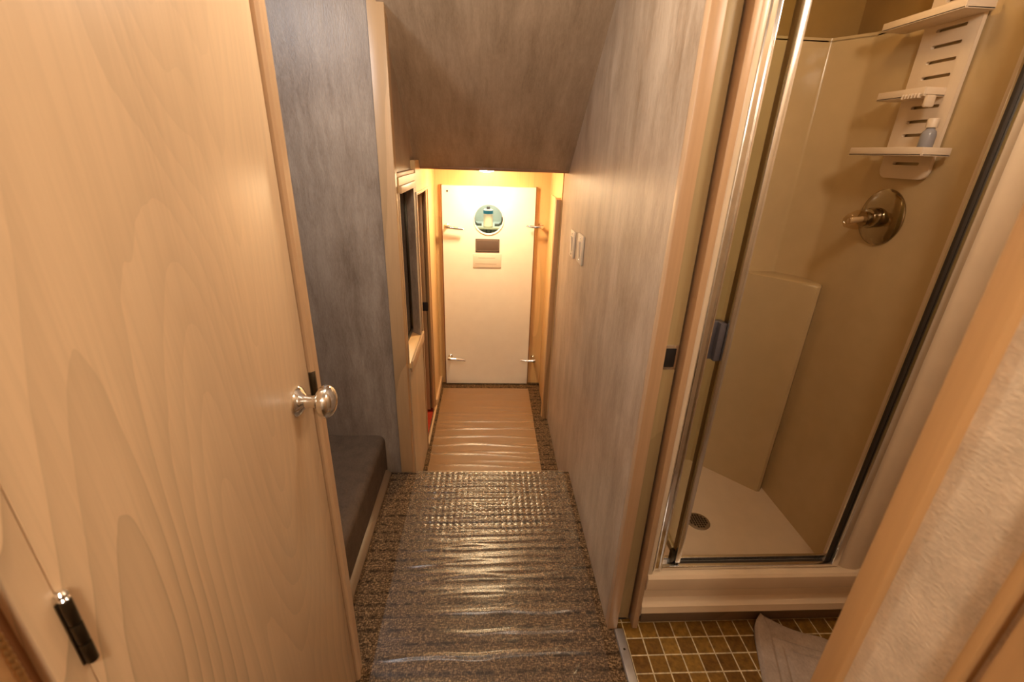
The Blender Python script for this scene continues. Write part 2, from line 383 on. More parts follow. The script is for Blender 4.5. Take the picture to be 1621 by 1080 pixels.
# room beyond the lower left doorway
S('wall_cabin', MB().box(-1.6, -.43, 3.4, 3.45, ZL, 1.45), M['brownw'], 'brown far wall of the cabin beyond the lower left doorway', 'wall')
S('wall_cabin', MB().box(-1.62, -1.6, 1.86, 3.45, ZL, 1.45), M['brownw'], 'brown side wall of the cabin beyond the lower left doorway', 'wall')
S('ceiling', MB().box(-1.62, -.43, 1.86, 3.45, 1.45, 1.5), M['ceil'], 'ceiling of the cabin beyond the lower left doorway', 'ceiling')
# washroom walls
S('wall_washroom', MB().box(.53, 1.262, .22, .25, 0, CZ), M['vinylb'], 'near washroom wall beside the camera, out of the picture', 'wall')
S('wall_washroom', MB().box(1.262, 1.30, -1.2, 1.04, 0, CZ), M['vinylb'], 'right washroom wall hidden behind the orange casing', 'wall')

# ------------------------------------------------------------------ carpeted steps on the left
st = thing('stair_step', (-.75, 1.35, 0), 'dark brown carpeted step beside the grey stairwell wall', 'step')
def rounded_step(x_nose, x_back, z0, z1, y0, y1, r=.035):
    pts = [(x_back, z0), (x_nose, z0), (x_nose, z1-r)]
    for i in range(1, 7):
        a = PI/2*i/6; pts.append((x_nose - r + r*math.cos(a), z1 - r + r*math.sin(a)))
    pts.append((x_back, z1)); return MB().prism(pts, 'y', y0, y1)
rounded_step(-.478, -1.08, .0, .195, .905, 1.834).build('tread', M['stairc'], st)
MB().prism([(-.4775, 0), (-.452, 0), (-.453, .006), (-.460, .013), (-.468, .019), (-.4775, .022)], 'y', .905, 1.80).build('edge_strip', M['kick'], st).__setitem__('label', 'narrow shiny moulding at the foot of the step')
st2 = thing('stair_step', (-1.0, 1.35, .195), 'upper dark carpeted step further left behind the open edge', 'step')
rounded_step(-.80, -1.69, .195, .39, .905, 1.834).build('tread', M['stairc'], st2)

# ------------------------------------------------------------------ plastic films
def wr(x, y):
    """height of the wrinkled film above the carpet"""
    n = noise.noise
    a = y + .010*n((x*2.2, y*3, 1.1)) + .004*n((x*9, y*6, 7.7))
    amp = max(0.0, min(1.0, .55 + .9*n((x*2.4+4, y*5.0, 3.3))))
    fade = min(1, (x+.33)/.10) if x < -.23 else min(1, (.395-x)/.12)
    fade = max(.12, min(1, fade))
    r1 = (.5+.5*math.sin(a*2*PI/.036))**2
    r2 = max(0, math.sin((a+.02*n((x*5, y*2, 9)))*2*PI/.071+1))**5
    kf = max(0, min(1, (y-1.02)/.35))
    h = .0032*r1*(.35+.65*amp)*fade*kf + (.0030+.0020*(1-kf))*r2*fade*max(0, n((x*3.2, y*8, 5))+.42)
    if y > 1.36:       # printed through by the carpet loops
        k = min(1, (y-1.36)/.14)
        h += k*.0017*(.5+.5*math.sin(x*2*PI/.026))*(.5+.5*math.sin(y*2*PI/.0195))*fade
    if y < 1.3 and x > .0:       # slanted creases near the camera, right half
        d = y - .55*(x-.1) - 1.6*max(0, x-.16)**1.5
        h += .0022*max(0, math.sin(d*2*PI/.135+.5))**8*min(1, x/.12)*max(0, n((x*3, y*3, 2))+.30)*min(1, (1.3-y)/.2)*fade
    h += .0014*n((x*5, y*14, 0)) + .0006*n((x*12, y*34, 4)) + .0004*n((x*22, y*7, 2))
    return h
def sheet(name, x0, x1, y0, y1, nx, ny, hf, zb, label, tail=None, mat='film'):
    bm = bmesh.new(); rows = []
    for j in range(ny+1):
        y = y0+(y1-y0)*j/ny; row = []
        for i in range(nx+1):
            x = x0+(x1-x0)*i/nx
            row.append(bm.verts.new((x + (.004*noise.noise((y*7, 1, 1)) if i in (0, nx) else 0), y, zb + hf(x, y))))
        rows.append(row)
    if tail:
        for (dy, z) in tail:
            rows.append([bm.verts.new((x0+(x1-x0)*i/nx, y1+dy, z + .002*noise.noise((i*.2, dy*99, 3)))) for i in range(nx+1)])
    for a, c in zip(rows, rows[1:]):
        for i in range(nx): bm.faces.new((a[i], a[i+1], c[i+1], c[i]))
    me = bpy.data.meshes.new(name); bm.to_mesh(me); bm.free(); me.materials.append(M[mat])
    for p in me.polygons: p.use_smooth = True
    o = bpy.data.objects.new(name, me); COL.objects.link(o)
    return tag(o, label, 'plastic sheet')
sheet('plastic_floor_film', -.335, .385, .55, 1.808, 240, 620, lambda x, y: max(.0006, .0022+wr(x, y)), 0.0,
      'clear wrinkled plastic film over the carpet of the upper landing',
      tail=[(.008, .001), (.015, -.008), (.018, -.02), (.016, -.035)])
def wr2(x, y):
    n = noise.noise
    a = y + .035*n((x*2.0, y*2, 2)) + .05*n((x*1.1, y*1.5, 5)) * max(0, (y-2.2))
    h = .0050*max(0, math.sin(a*2*PI/.085))**3*max(0, .45+n((x*2.2, y*5, 8)))
    h += .0040*max(0, math.sin((a*1.3+.12*x)*2*PI/.13+1))**5*max(0, .25+n((x*3, y*6, 1)))
    return max(.0006, .002 + h*max(.2, min(1, (3.0-y)/.4)) + .0015*n((x*6, y*10, 0)))
sheet('plastic_floor_film', -.320, .315, 1.85, 3.02, 140, 420, wr2, ZL,
      'clear plastic film over the lower corridor carpet before the white hatch', mat='film2')

# ------------------------------------------------------------------ large wooden door on the left (closed, in plane x = XL)
d = thing('door_1', (XL-.01, .58, 0), 'large pale grained wooden door with chrome knob filling the left side', 'door', kind='structure')
MB().box(XL-.034, XL, .2965, .862, .012, 2.02, .0015).build('leaf', M['door'], d)
f = MB()
f.prism([(XL-.03, .868), (XL+.004, .868), (XL+.009, .873), (XL+.009, .883), (XL+.004, .888), (XL-.03, .888)], 'z', 0.0, CZ)
f.prism([(XL-.04, .8885), (XL-.001, .8885), (XL+.005, .893), (XL+.005, .908), (XL+.001, .913), (XL-.04, .913)], 'z', 0.0, CZ)
f.build('casing', M['trimp'], d)
MB().box(XL-.035, XL-.010, .8621, .868, 0, CZ).build('shadow_gap', M['black'], d)
MB().box(XL-.034, XL, .2685, .2955, 0, CZ, .0015).build('hinge_stile', M['door'], d)
MB().box(XL-.034, XL-.012, .250, .2685, 0, CZ).build('jamb_rebate', M['brownw'], d)
k = MB().lathe([(0.0005, 0), (.029, 0), (.030, .003), (.027, .007), (.020, .011), (.016, .014), (.013, .017), (.0125, .022), (.0122, .030), (.0135, .036),
                (.023, .041), (.030, .0465), (.0335, .054), (.0325, .061), (.027, .068), (.016, .0735), (.005, .0755), (.0005, .0755)], (XL, .795, .985), 'x', 48)
plabel(k.build('door_knob', M['chrome'], d), 'polished chrome round knob')
lp = plabel(MB().box(XL-.001, XL+.0105, .8655, .876, .955, 1.012, .001).build('strike_plate', M['bronze'], d), 'dark metal strike lip')
h = MB()
for i, (za, zb) in enumerate(((.998, 1.022), (1.0235, 1.047), (1.0485, 1.076))):
    h.lathe([(.0005, 0), (.0046, 0), (.005, .001), (.005, zb-za-.001), (.0046, zb-za), (.0005, zb-za)], (XL+.004, .2962, za), 'z', 24)
h.box(XL-.0005, XL+.0015, .2905, .3025, .998, 1.076, .0005)
hg = plabel(h.build('hinge', M['bronze'], d), 'dark bronze butt hinge')
t_ = MB().lathe([(.0005, 0), (.0042, 0), (.0048, .002), (.0035, .0035), (.0048, .005), (.0048, .0085), (.003, .0105), (.0005, .011)], (XL+.004, .2962, 1.0765), 'z', 24)
plabel(t_.build('hinge_tip', M['chrome'], hg), 'shiny hinge finial')
# neighbouring jamb with brass strip at the very lower left
j = thing('door_jamb', (XL, .23, 0), 'orange wooden jamb with brass strip in the lower left corner', 'door jamb', kind='structure')
MB().box(XL-.04, XL+.002, .205, .2495, 0, CZ, .003).build('jamb_board', M['orange'], j)
bs = MB()
for i in range(70): bs.lathe([(.0003, 0), (.0026, .0005), (.003, .004), (.0022, .0075), (.0003, .008)], (XL+.004, .248, .62+i*.0082), 'z', 10)
plabel(bs.build('brass_strip', M['brass'], j), 'knobbly brass strip')

# ------------------------------------------------------------------ pocket door edge on the right
d = thing('door_2', (.466, 1.36, 0), 'sliding pocket door pushed into the right wall, only its edge showing', 'sliding door', kind='structure')
MB().box(.4465, .4865, 1.034, 1.695, .012, 1.98, .002).build('leaf', M['pale'], d)
la = MB(); la.box(.4475, .4855, 1.0315, 1.036, .945, 1.013, .001)
lt = plabel(la.build('edge_pull', M['chromes'], d), 'chrome edge pull plate')
plabel(MB().box(.4535, .4795, 1.0300, 1.0320, .953, 1.004, .0004).build('pull_recess', M['black'], lt), 'dark recess of the pull')
MB().box(.4412, .4463, 1.05, 1.69, .0, CZ).build('pocket_gap', M['black'], d)
MB().box(.4868, .4922, 1.05, 1.69, .0, CZ).build('pocket_gap', M['black'], d)

# light switches on the right wall
for (ya, yb, za, zb, lab) in ((1.925, 2.035, 1.003, 1.128, 'near ivory light switch plate on the right corridor wall'),
                              (2.125, 2.225, .990, 1.115, 'far ivory light switch plate on the right corridor wall')):
    s_ = thing('light_switch', (XR, (ya+yb)/2, za), lab, 'light switch', 'switch plates on the corridor wall')
    MB().box(XR-.009, XR, ya, yb, za, zb, .003).build('plate', M['switch'], s_)
    ym = (ya+yb)/2; zm = (za+zb)/2
    r = MB().prism([(XR-.008, zm-.034), (XR-.011, zm-.034), (XR-.017, zm+.034), (XR-.008, zm+.034)], 'y', ym-.017, ym+.017, .001)
    r.build('rocker', M['switch'], s_)
    for zz in (za+.014, zb-.014): MB().lathe([(.0003, 0), (.004, 0), (.0035, .0016), (.0003, .002)], (XR-.009, ym, zz), '-x', 14).build('screw', M['chromes'], s_)

# metal threshold strip
t_ = thing('threshold_strip', (.447, .7, 0), 'silver metal threshold strip between carpet and brown tiles', 'threshold strip')
MB().prism([(.431, 0.0), (.434, .0035), (.447, .0048), (.460, .0035), (.463, 0.0)], 'y', .35, 1.003).build('strip', M['alu'], t_)
for yy_ in (.42, .55, .68, .81, .935): plabel(MB().lathe([(.0004, 0), (.004, 0), (.003, .0009), (.0004, .001)], (.447, yy_, .0045), 'z', 14).build('screw', M['bronze'], t_), 'dark screw head')

# ------------------------------------------------------------------ small window niche, lower left
wdw = thing('window_1', (XLL-.06, 2.04, .6), 'small dark window in a deep niche on the lower left wall', 'window', kind='structure')
MB().box(-.391, -.386, 1.875, 2.205, .60, 1.285).build('pane', M['dkglass'], wdw)
fr = MB(); 
for (a, b_, c, e) in ((1.868, 1.880, .585, 1.29), (2.202, 2.214, .585, 1.29), (1.868, 2.214, .585, .600), (1.868, 2.214, 1.278, 1.29), (2.035, 2.047, .60, 1.28)):
    fr.box(-.3885, -.379, a, b_, c, e, .002)
plabel(fr.build('frame', M['bronze'], wdw), 'dark aluminium window frame')
MB().prism([(-.425, .53), (-.338, .53), (-.338, .552), (-.425, .590)], 'y', 1.868, 2.214, .002).build('sill', M['maple'], wdw)
MB().box(-.340, -.330, 1.868, 2.245, .515, .566, .002).build('sill_nosing', M['trimh'], wdw)
MB().box(-.348, -.336, 1.868, 2.232, 1.286, 1.315, .003).build('head_casing', M['trimh'], wdw)
MB().box(-.352, -.346, 1.867, 1.874, .55, 1.30, .002).build('side_casing', M['trimh'], wdw)
MB().box(-.348, -.340, 2.272, 2.296, ZL+.0, 1.262, .002).build('edge_strip', M['trimp'], wdw)

# lower left doorway
d = thing('door_3', (XLL, 2.52, ZL), 'lower left doorway with half open brown sliding door', 'door', kind='structure')
MB().box(-.362, -.352, 2.70, 2.7495, ZL, 1.243, .002).build('jamb', M['orange'], d)
MB().box(-.376, -.346, 2.735, 2.752, ZL, 1.243, .002).build('jamb', M['orange'], d)
MB().box(-.412, -.377, 2.705, 2.9, ZL+.006, 1.243, .002).build('leaf', M['trim'], d)
MB().box(-.435, -.413, 2.69, 2.752, ZL, 1.243, .002).build('jamb', M['orange'], d)
MB().box(-.43, -.340, 2.296, 2.752, 1.243, 1.256, .002).build('head_casing', M['trimh'], d)
plabel(MB().box(-.408, -.368, 2.701, 2.707, .52, .575, .001).build('latch', M['black'], d), 'dark latch plate')
# right lower door
d = thing('door_4', (.40, 2.75, ZL), 'narrow brown edge and yellow casing of the lower right door', 'door', kind='structure')
MB().box(.3745, .4045, 2.598, 2.622, ZL+.002, 1.215, .002).build('brown_edge', M['orange'], d)
MB().box(.372, .4045, 2.623, 2.655, ZL+.002, 1.222, .002).build('casing', M['maple'], d)
MB().box(.395, .4045, 2.655, 2.98, ZL+.002, 1.21, .002).build('leaf', M['maple'], d)

# ------------------------------------------------------------------ white hatch door at the end
YD = YB-.03
h = thing('door_5', (0, YB-.01, ZL), 'white hatch door with round port and four lever clamps at the corridor end', 'door', kind='structure')
def door_with_hole(x0, x1, z0, z1, cx, cz, r, ya, yb, n=64):
    bm = bmesh.new(); L = []
    def bd(a):
        c, s_ = math.cos(a), math.sin(a)
        t = min(((x1-cx) if c > 0 else (x0-cx))/c if abs(c) > 1e-9 else 9, ((z1-cz) if s_ > 0 else (z0-cz))/s_ if abs(s_) > 1e-9 else 9)
        return cx+c*t, cz+s_*t
    angs = sorted(set([2*PI*i/n for i in range(n)] + [math.atan2(zc-cz, xc-cx) % (2*PI) for xc in (x0, x1) for zc in (z0, z1)]))
    for y in (ya, yb):
        inn = [bm.verts.new((cx+r*math.cos(a), y, cz+r*math.sin(a))) for a in angs]
        out = [bm.verts.new((bd(a)[0], y, bd(a)[1])) for a in angs]
        L.append((inn, out))
    m = len(angs)
    for i in range(m):
        k_ = (i+1) % m
        for inn, out in L: bm.faces.new((inn[i], inn[k_], out[k_], out[i]))
        bm.faces.new((L[0][0][i], L[0][0][k_], L[1][0][k_], L[1][0][i]))
        bm.faces.new((L[0][1][i], L[0][1][k_], L[1][1][k_], L[1][1][i]))
    o = MB(); o.bm.free(); o.bm = bm; return o
PX, PZ = .003, 1.033
door_with_hole(-.302, .309, ZL+.008, 1.240, PX, PZ, .096, YD, YB-.001).build('panel', M['white'], h)
MB().box(-.310, -.3025, YD+.004, YB-.001, ZL, 1.244).build('edge_shadow_strip', M['brownw'], h)  # dark strips on both sides stand in for the shadow beside the raised panel
MB().box(.3095, .316, YD+.004, YB-.001, ZL, 1.244).build('edge_shadow_strip', M['brownw'], h)
ring = MB(); pr = [(.094, 0), (.094, .006), (.097, .007), (.101, .007), (.103, .004), (.103, 0)]
rings = []
for i in range(64):
    a = 2*PI*i/64; rings.append([ring.bm.verts.new((PX+r*math.cos(a), YD-hh, PZ+r*math.sin(a))) for r, hh in pr])
for i in range(64):
    a, c = rings[i], rings[(i+1) % 64]
    for q in range(6): ring.bm.faces.new((a[q], a[(q+1) % 6], c[(q+1) % 6], c[q]))
pt = ring.build('port_ring', M['white'], h)
plabel(MB().lathe([(.0005, 0), (.0945, 0), (.0945, .003), (.0005, .003)], (PX, YD+.010, PZ), 'y', 64).build('port_glass', M['glass'], pt), 'clear round port glass')
pl = plabel(MB().box(-.084, .078, YD-.004, YD, .815, .905, .001).build('plaque', M['plaque'], h), 'small dark engraved plaque')
e = MB(); e.box(-.080, .074, YD-.0052, YD-.0038, .893, .896); e.box(-.080, .074, YD-.0052, YD-.0038, .824, .827); e.box(-.080, -.077, YD-.0052, YD-.0038, .824, .896); e.box(.071, .074, YD-.0052, YD-.0038, .824, .896)
e.build('plaque_border', M['plaqt'], pl)
pp = plabel(MB().box(-.100, .092, YD-.003, YD, .708, .803, .0008).build('notice', M['paper'], h), 'pale paper notice')
e = MB()
e.box(-.065, .05, YD-.0036, YD-.0028, .774, .777); e.box(-.085, .06, YD-.0036, YD-.0028, .733, .7355); e.box(-.100, .092, YD-.0036, YD-.0028, .706, .712)
e.build('notice_lines', M['ink'], pp)
plabel(MB().lathe([(.0005, 0), (.007, 0), (.006, .004), (.0005, .005)], (-.267, YD, 1.205), '-y', 20).build('key_escutcheon', M['bronze'], h), 'tiny dark key fitting')
# levers: left pair lies on the panel, right pair is fixed to the bulkhead
for (x0, x1, zz, zt) in ((-.285, -.160, .985, .972), (-.280, -.155, .035, .022)):
    l = MB()
    l.lathe([(.0005, 0), (.016, 0), (.015, .006), (.009, .010), (.009, .055), (.0005, .056)], (x0+.012, YD, zz), '-y', 24)
    l.tube([(x0-.004, YD-.05, zz+.003), (x0+.02, YD-.052, zz+.001), (x0+.07, YD-.05, (zz+zt)/2), (x1, YD-.048, zt)], [.012, .012, .010, .007], 16)
    l.build('lever_clamp', M['chrome'], h)
for (xb, x1, zz) in ((.352, .252, 1.000), (.350, .250, .024)):
    l = MB()
    l.lathe([(.0005, 0), (.016, 0), (.015, .006), (.010, .012), (.010, .066), (.013, .070), (.013, .084), (.0005, .086)], (xb, YB, zz), '-y', 24)
    l.tube([(xb+.012, YB-.076, zz+.003), (xb-.01, YB-.077, zz), (xb-.05, YB-.075, zz-.002), (x1, YB-.072, zz+.002)], [.012, .012, .009, .006], 16)
    l.build('lever_clamp', M['chrome'], h)
# things seen through the port
c = thing('water_filter', (0, 3.24, .98), 'white filter canister with blue band seen through the round port', 'filter canister')
MB().lathe([(.0005, 0), (.030, 0), (.033, .004), (.033, .112), (.031, .116), (.0005, .117)], (0, 3.24, .9645), 'z', 36).build('body', M['white'], c)
plabel(MB().lathe([(.0334, 0), (.0342, .001), (.0342, .021), (.0334, .022)], (0, 3.24, 1.052), 'z', 36).build('band', M['blue'], c), 'blue band')
plabel(MB().lathe([(.0005, 0), (.012, 0), (.012, .014), (.010, .017), (.0005, .018)], (0, 3.24, 1.0815), 'z', 24).build('cap', M['greyp'], c), 'grey cap')
sh = thing('machinery_rack', (0, 3.27, .7), 'dark slatted machinery shelf under the canister behind the port', 'rack')
MB().box(-.16, .16, 3.20, 3.4995, .950, .964, .002).build('shelf', M['teal'], sh)
p_ = MB()
for i in range(9): p_.box(-.126+i*.03, -.108+i*.03, 3.202, 3.22, .80, .950)
p_.box(-.16, .16, 3.23, 3.24, .80, .945)
p_.build('slats', M['darkgr'], sh)
for sx in (-1, 1):
    q = thing('pipe_elbow', (sx*.07, 3.25, .96), 'dark curved pipe %s of the filter canister behind the port' % ('left' if sx < 0 else 'right'), 'pipe')
    MB().tube([(sx*.045, 3.25, .976), (sx*.075, 3.25, .976), (sx*.092, 3.25, .986), (sx*.100, 3.25, 1.00), (sx*.102, 3.25, 1.03)], .009, 14).build('pipe', M['darkgr'], q)

# ceiling lamp in lower corridor
l = thing('ceiling_lamp', (-.012, 2.78, 1.385), 'small round glowing dome lamp on the low corridor ceiling', 'ceiling lamp')
MB().lathe([(.0005, 0), (.074, 0), (.074, .010), (.066, .014), (.0005, .014)], (-.012, 2.78, 1.385), '-z', 40).build('base', M['trimp'], l)
MB().lathe([(.064, .013), (.062, .022), (.052, .034), (.036, .042), (.018, .046), (.0005, .047)], (-.012, 2.78, 1.385), '-z', 40).build('diffuser', M['lamp'], l)

# ------------------------------------------------------------------ shower stall
SB = .245     # sill height
s = thing('shower_stall', (.9, 1.4, 0), 'tan fibreglass shower stall with corner column and cream pan', 'shower')
X0, X1, Y1 = .545, 1.25, 1.79
# moulded walls: inner outline, thickness outward
def arc_pts(cx, cy, r, a0, a1, n=8): return [(cx+r*math.cos(a0+(a1-a0)*i/n), cy+r*math.sin(a0+(a1-a0)*i/n)) for i in range(n+1)]
inner = [(X0, 1.075)] + arc_pts(X0+.05, Y1-.05, .05, PI, PI/2) + arc_pts(1.165, Y1-.02, .02, PI/2, PI/4, 4) + \
        arc_pts(X1-.03, 1.675, .03, PI/4, 0, 4) + arc_pts(X1-.02, 1.16, .02, 0, -PI/3, 4) + [(1.17, 1.115), (1.145, 1.075)]
def wall_ring(pts, t, z0, z1, mb):
    n = len(pts); outp = []
    for i, p in enumerate(pts):
        a = Vector(pts[max(i-1, 0)]); c = Vector(pts[min(i+1, n-1)]); dd = (c-a).normalized(); nn = Vector((-dd.y, dd.x))
        outp.append((p[0]+nn.x*t, p[1]+nn.y*t))
    mb.prism(list(pts)+list(reversed(outp)), 'z', z0, z1, 0)
wm = MB(); wall_ring(inner, .012, .05, 1.838, wm)
wm.build('surround_wall', M['shower'], s, ang=30)
# rim lip on top of the surround
rm = MB(); wall_ring([(p[0], p[1]) for p in inner[1:-3]], .018, 1.834, 1.846, rm)
rm.build('surround_rim', M['shower'], s, ang=30)
# corner column with shallow top ledge
cp = [(1.0, 1.7925), (1.015, 1.772), (1.05, 1.735), (1.115, 1.665), (1.192, 1.582), (1.212, 1.562), (1.224, 1.562), (1.2525, 1.592), (1.2525, 1.70), (1.18, 1.7925)]
MB().prism(cp, 'z', .06, 1.03, .008, 3).build('corner_column', M['shower'], s, ang=40)
pan = MB()
pan.prism([(X0-.01, 1.09), (X1+.01, 1.09), (X1+.01, Y1+.01), (X0-.01, Y1+.01)], 'z', .02, .082)
# front curb: profile in y-z
pan.prism([(1.105, .02), (1.110, .09), (1.098, .16), (1.088, .225), (1.078, .242), (1.040, .246), (1.005, .240), (.998, .232), (.998, .190), (1.003, .178),
           (1.022, .168), (1.026, .120), (1.012, .112), (1.002, .104), (1.000, .078), (1.004, .070), (1.030, .066), (1.034, .02)], 'x', .5115, 1.26, .001, 1)
pan.build('pan', M['pan'], s, ang=25)
fl_ = MB()
fl_.box(.511, .5275, 1.010, 1.085, .235, 1.98, .005, 4)
fl_.box(.5275, .545, 1.045, 1.09, .24, 1.98, .002)
fl_.prism([(1.142, 1.045), (1.147, 1.030), (1.156, 1.021), (1.172, 1.016), (1.195, 1.014), (1.215, 1.018), (1.2605, 1.024), (1.2605, 1.09), (1.142, 1.09)], 'z', .236, 1.98)
fl_.build('front_flange', M['flange'], s, ang=50)
MB().box(.527, 1.262, 1.026, 1.05, 0, .066, .001).build('kick_board', M['kick'], s)
dr = plabel(MB().lathe([(.0005, 0), (.046, 0), (.047, .002), (.042, .004), (.0005, .0035)], (.868, 1.388, .082), 'z', 40).build('drain', M['drain'], s), 'round metal drain')
g = MB()
for i in range(-3, 4):
    for jx in range(-3, 4):
        if math.hypot(i, jx) < 3.3: g.box(.868+i*.0105-.0034, .868+i*.0105+.0034, 1.388+jx*.0105-.0034, 1.388+jx*.0105+.0034, .0856, .0864)
plabel(g.build('drain_holes', M['black'], dr), 'dark drain perforations')
# upper walls above the surround
S('wall_shower', MB().box(.54, 1.30, Y1+.035, Y1+.06, 1.0, CZ), M['upper'], 'ochre wall above the shower surround at the back', 'wall')
S('wall_shower', MB().box(1.285, 1.31, 1.10, Y1+.06, 1.0, CZ), M['upper'], 'ochre wall above the shower surround on the right', 'wall')
S('wall_shower', MB().box(.524, .545, 1.09, Y1+.06, 1.83, CZ), M['upper'], 'ochre wall above the shower surround on the left', 'wall')

# aluminium frame round the opening
f = s
MB().box(.528, .554, 1.020, 1.0445, SB+.004, 1.95, .003).build('left_post', M['chromes'], f)
m = MB(); m.box(.528, .534, 1.012, 1.0205, SB+.004, 1.95, .003); m.box(.534, .550, 1.0185, 1.0205, SB+.004, 1.95, .0); m.box(.548, .553, 1.012, 1.0205, SB+.004, 1.95, .002)
m.build('post_ridge', M['chrome'], f)
MB().box(1.118, 1.1415, 1.022, 1.060, SB+.003, 1.95, .003).build('right_post', M['chromes'], f)
plabel(MB().box(1.108, 1.1175, 1.034, 1.044, SB+.003, 1.95, .002).build('right_seal', M['dark'], f), 'black rubber seal')
m = MB(); m.box(.5601, 1.1178, 1.022, 1.034, SB+.0015, SB+.014, .001); m.box(.5601, 1.1178, 1.050, 1.060, SB+.0015, SB+.020, .001); m.box(.5601, 1.1178, 1.034, 1.050, SB+.0015, SB+.006)
m.build('bottom_track', M['chromes'], f)
plabel(MB().box(.60, 1.10, 1.0365, 1.0480, SB+.006, SB+.0085).build('track_groove', M['dark'], f), 'dark groove')
# door folded inward
sd = thing('shower_door', (.60, 1.2, SB), 'folded glass shower door with bright chrome stile', 'shower door')
MB().box(.6015, .6180, 1.028, 1.040, SB+.022, 1.94, .003).build('front_stile', M['chromes'], sd)
plabel(MB().box(.6035, .6165, 1.0405, 1.062, SB+.022, 1.94, .001).build('stile_channel', M['darkmet'], sd), 'dark side channel')
MB().box(.607, .613, 1.068, 1.36, SB+.045, 1.925).build('glass', M['glass'], sd)
MB().box(.601, .619, 1.36, 1.39, SB+.03, 1.94, .002).build('rear_stile', M['chromes'], sd)
m = MB(); m.box(.602, .618, 1.068, 1.36, SB+.022, SB+.045, .001); m.box(.602, .618, 1.068, 1.36, 1.92, 1.94, .001); m.build('rail', M['chromes'], sd)
hd = MB(); hd.box(.585, .603, 1.040, 1.075, .965, 1.070, .003); hd.box(.570, .590, 1.055, 1.075, .965, 1.070, .003)
plabel(hd.build('handle', M['greyp'], sd), 'dark plastic pull')
pv = MB(); pv.box(.588, .602, 1.036, 1.052, SB+.010, SB+.060, .002); pv.lathe([(.0005, 0), (.006, 0), (.006, .02), (.0005, .021)], (.609, 1.040, SB+.002), 'z', 16)
plabel(pv.build('pivot_bracket', M['bronze'], sd), 'dark pivot bracket')

# ------------------------------------------------------------------ shower valve
v = thing('shower_valve', (X1, 1.43, 1.295), 'chrome shower valve with clear knob on the right shower wall', 'shower valve')
VC = (X1, 1.430, 1.295)
plabel(MB().lathe([(.0005, -.001), (.086, -.001), (.086, .004), (.080, .009), (.060, .014), (.040, .017), (.032, .018), (.0005, .018)], VC, '-x', 56).build('escutcheon', M['valve'], v), 'round chrome escutcheon')
MB().lathe([(.0005, .015), (.031, .015), (.031, .040), (.028, .046), (.022, .048), (.022, .062), (.0005, .063)], VC, '-x', 40).build('stem', M['valve'], v)
kb = MB(); n_ = 40; prof = [(.0005, .060), (.024, .060), (.030, .066), (.031, .080), (.027, .094), (.022, .107), (.019, .111), (.012, .112), (.010, .108), (.0005, .108)]
kb.lathe(prof, VC, '-x', n_)
for vtx in kb.bm.verts:      # fluted acrylic
    dy, dz = vtx.co.y-VC[1], vtx.co.z-VC[2]; r_ = math.hypot(dy, dz)
    if r_ > .018:
        a = math.atan2(dz, dy); s2 = 1-.10*(.5+.5*math.cos(8*a)); vtx.co.y = VC[1]+dy*s2; vtx.co.z = VC[2]+dz*s2
plabel(kb.build('knob', M['acrylic'], v), 'clear fluted acrylic knob')
MB().lathe([(.0005, .063), (.009, .063), (.009, .104), (.0005, .105)], VC, '-x', 20).build('knob_core', M['switch'], v)
for o_ in bpy.data.objects:      # the spindle droops a little
    if o_.parent == v:
        for q_ in o_.data.vertices: q_.co.z += .16*min(0, q_.co.x + .02)

# ------------------------------------------------------------------ caddy
c = thing('shower_caddy', (X1, 1.39, 1.41), 'white plastic caddy of slotted back plate and three shelves in the shower', 'shower caddy')
def rrect(y0, y1, z0, z1, r, n=6):
    p = []
    for cy, cz, a0 in ((y1-r, z1-r, 0), (y0+r, z1-r, PI/2), (y0+r, z0+r, PI), (y1-r, z0+r, 1.5*PI)):
        p += [(cy+r*math.cos(a0+PI/2*i/n), cz+r*math.sin(a0+PI/2*i/n)) for i in range(n+1)]
    return p
plate = MB().prism(rrect(1.308, 1.478, 1.413, 1.98, .022), 'x', X1-.016, X1-.006, .003).build('back_plate', M['plastic'], c)
# cut the slots with a boolean baked into the mesh
cut = MB(); slots = []
for zz in (1.455, 1.523, 1.555, 1.587, 1.604+.014, 1.668, 1.700, 1.732, 1.764, 1.796, 1.862, 1.895, 1.928): slots.append(zz)
slots = [1.455, 1.532, 1.568, 1.605, 1.680, 1.718, 1.756, 1.795, 1.865, 1.90, 1.935]
for zz in slots: cut.prism(rrect(1.345, 1.436, zz-.0042, zz+.0042, .0040, 4), 'x', X1-.05, X1+.02)
co = cut.build('cutter', M['black'])
md = plate.modifiers.new('slots', 'BOOLEAN'); md.operation = 'DIFFERENCE'; md.solver = 'EXACT'
for vtx in co.data.vertices: vtx.co -= Vector(plate['_o'])
co.location = c.location
md.object = co
bpy.context.view_layer.update()
dg = bpy.context.evaluated_depsgraph_get()
me = bpy.data.meshes.new_from_object(plate.evaluated_get(dg)); plate.modifiers.clear(); plate.data = me
bpy.data.objects.remove(co, do_unlink=True)
for p in me.polygons: p.use_smooth = True
me.set_sharp_from_angle(angle=math.radians(30))
if len(me.materials) > 1:
    for p in me.polygons: p.material_index = 0
for yy_, zz in ((1.33, 1.44), (1.455, 1.44), (1.33, 1.9), (1.455, 1.9)): MB().lathe([(.0005, 0), (.012, 0), (.012, .0065), (.0005, .0065)], (X1, yy_, zz), '-x', 16).build('standoff', M['plastic'], c)
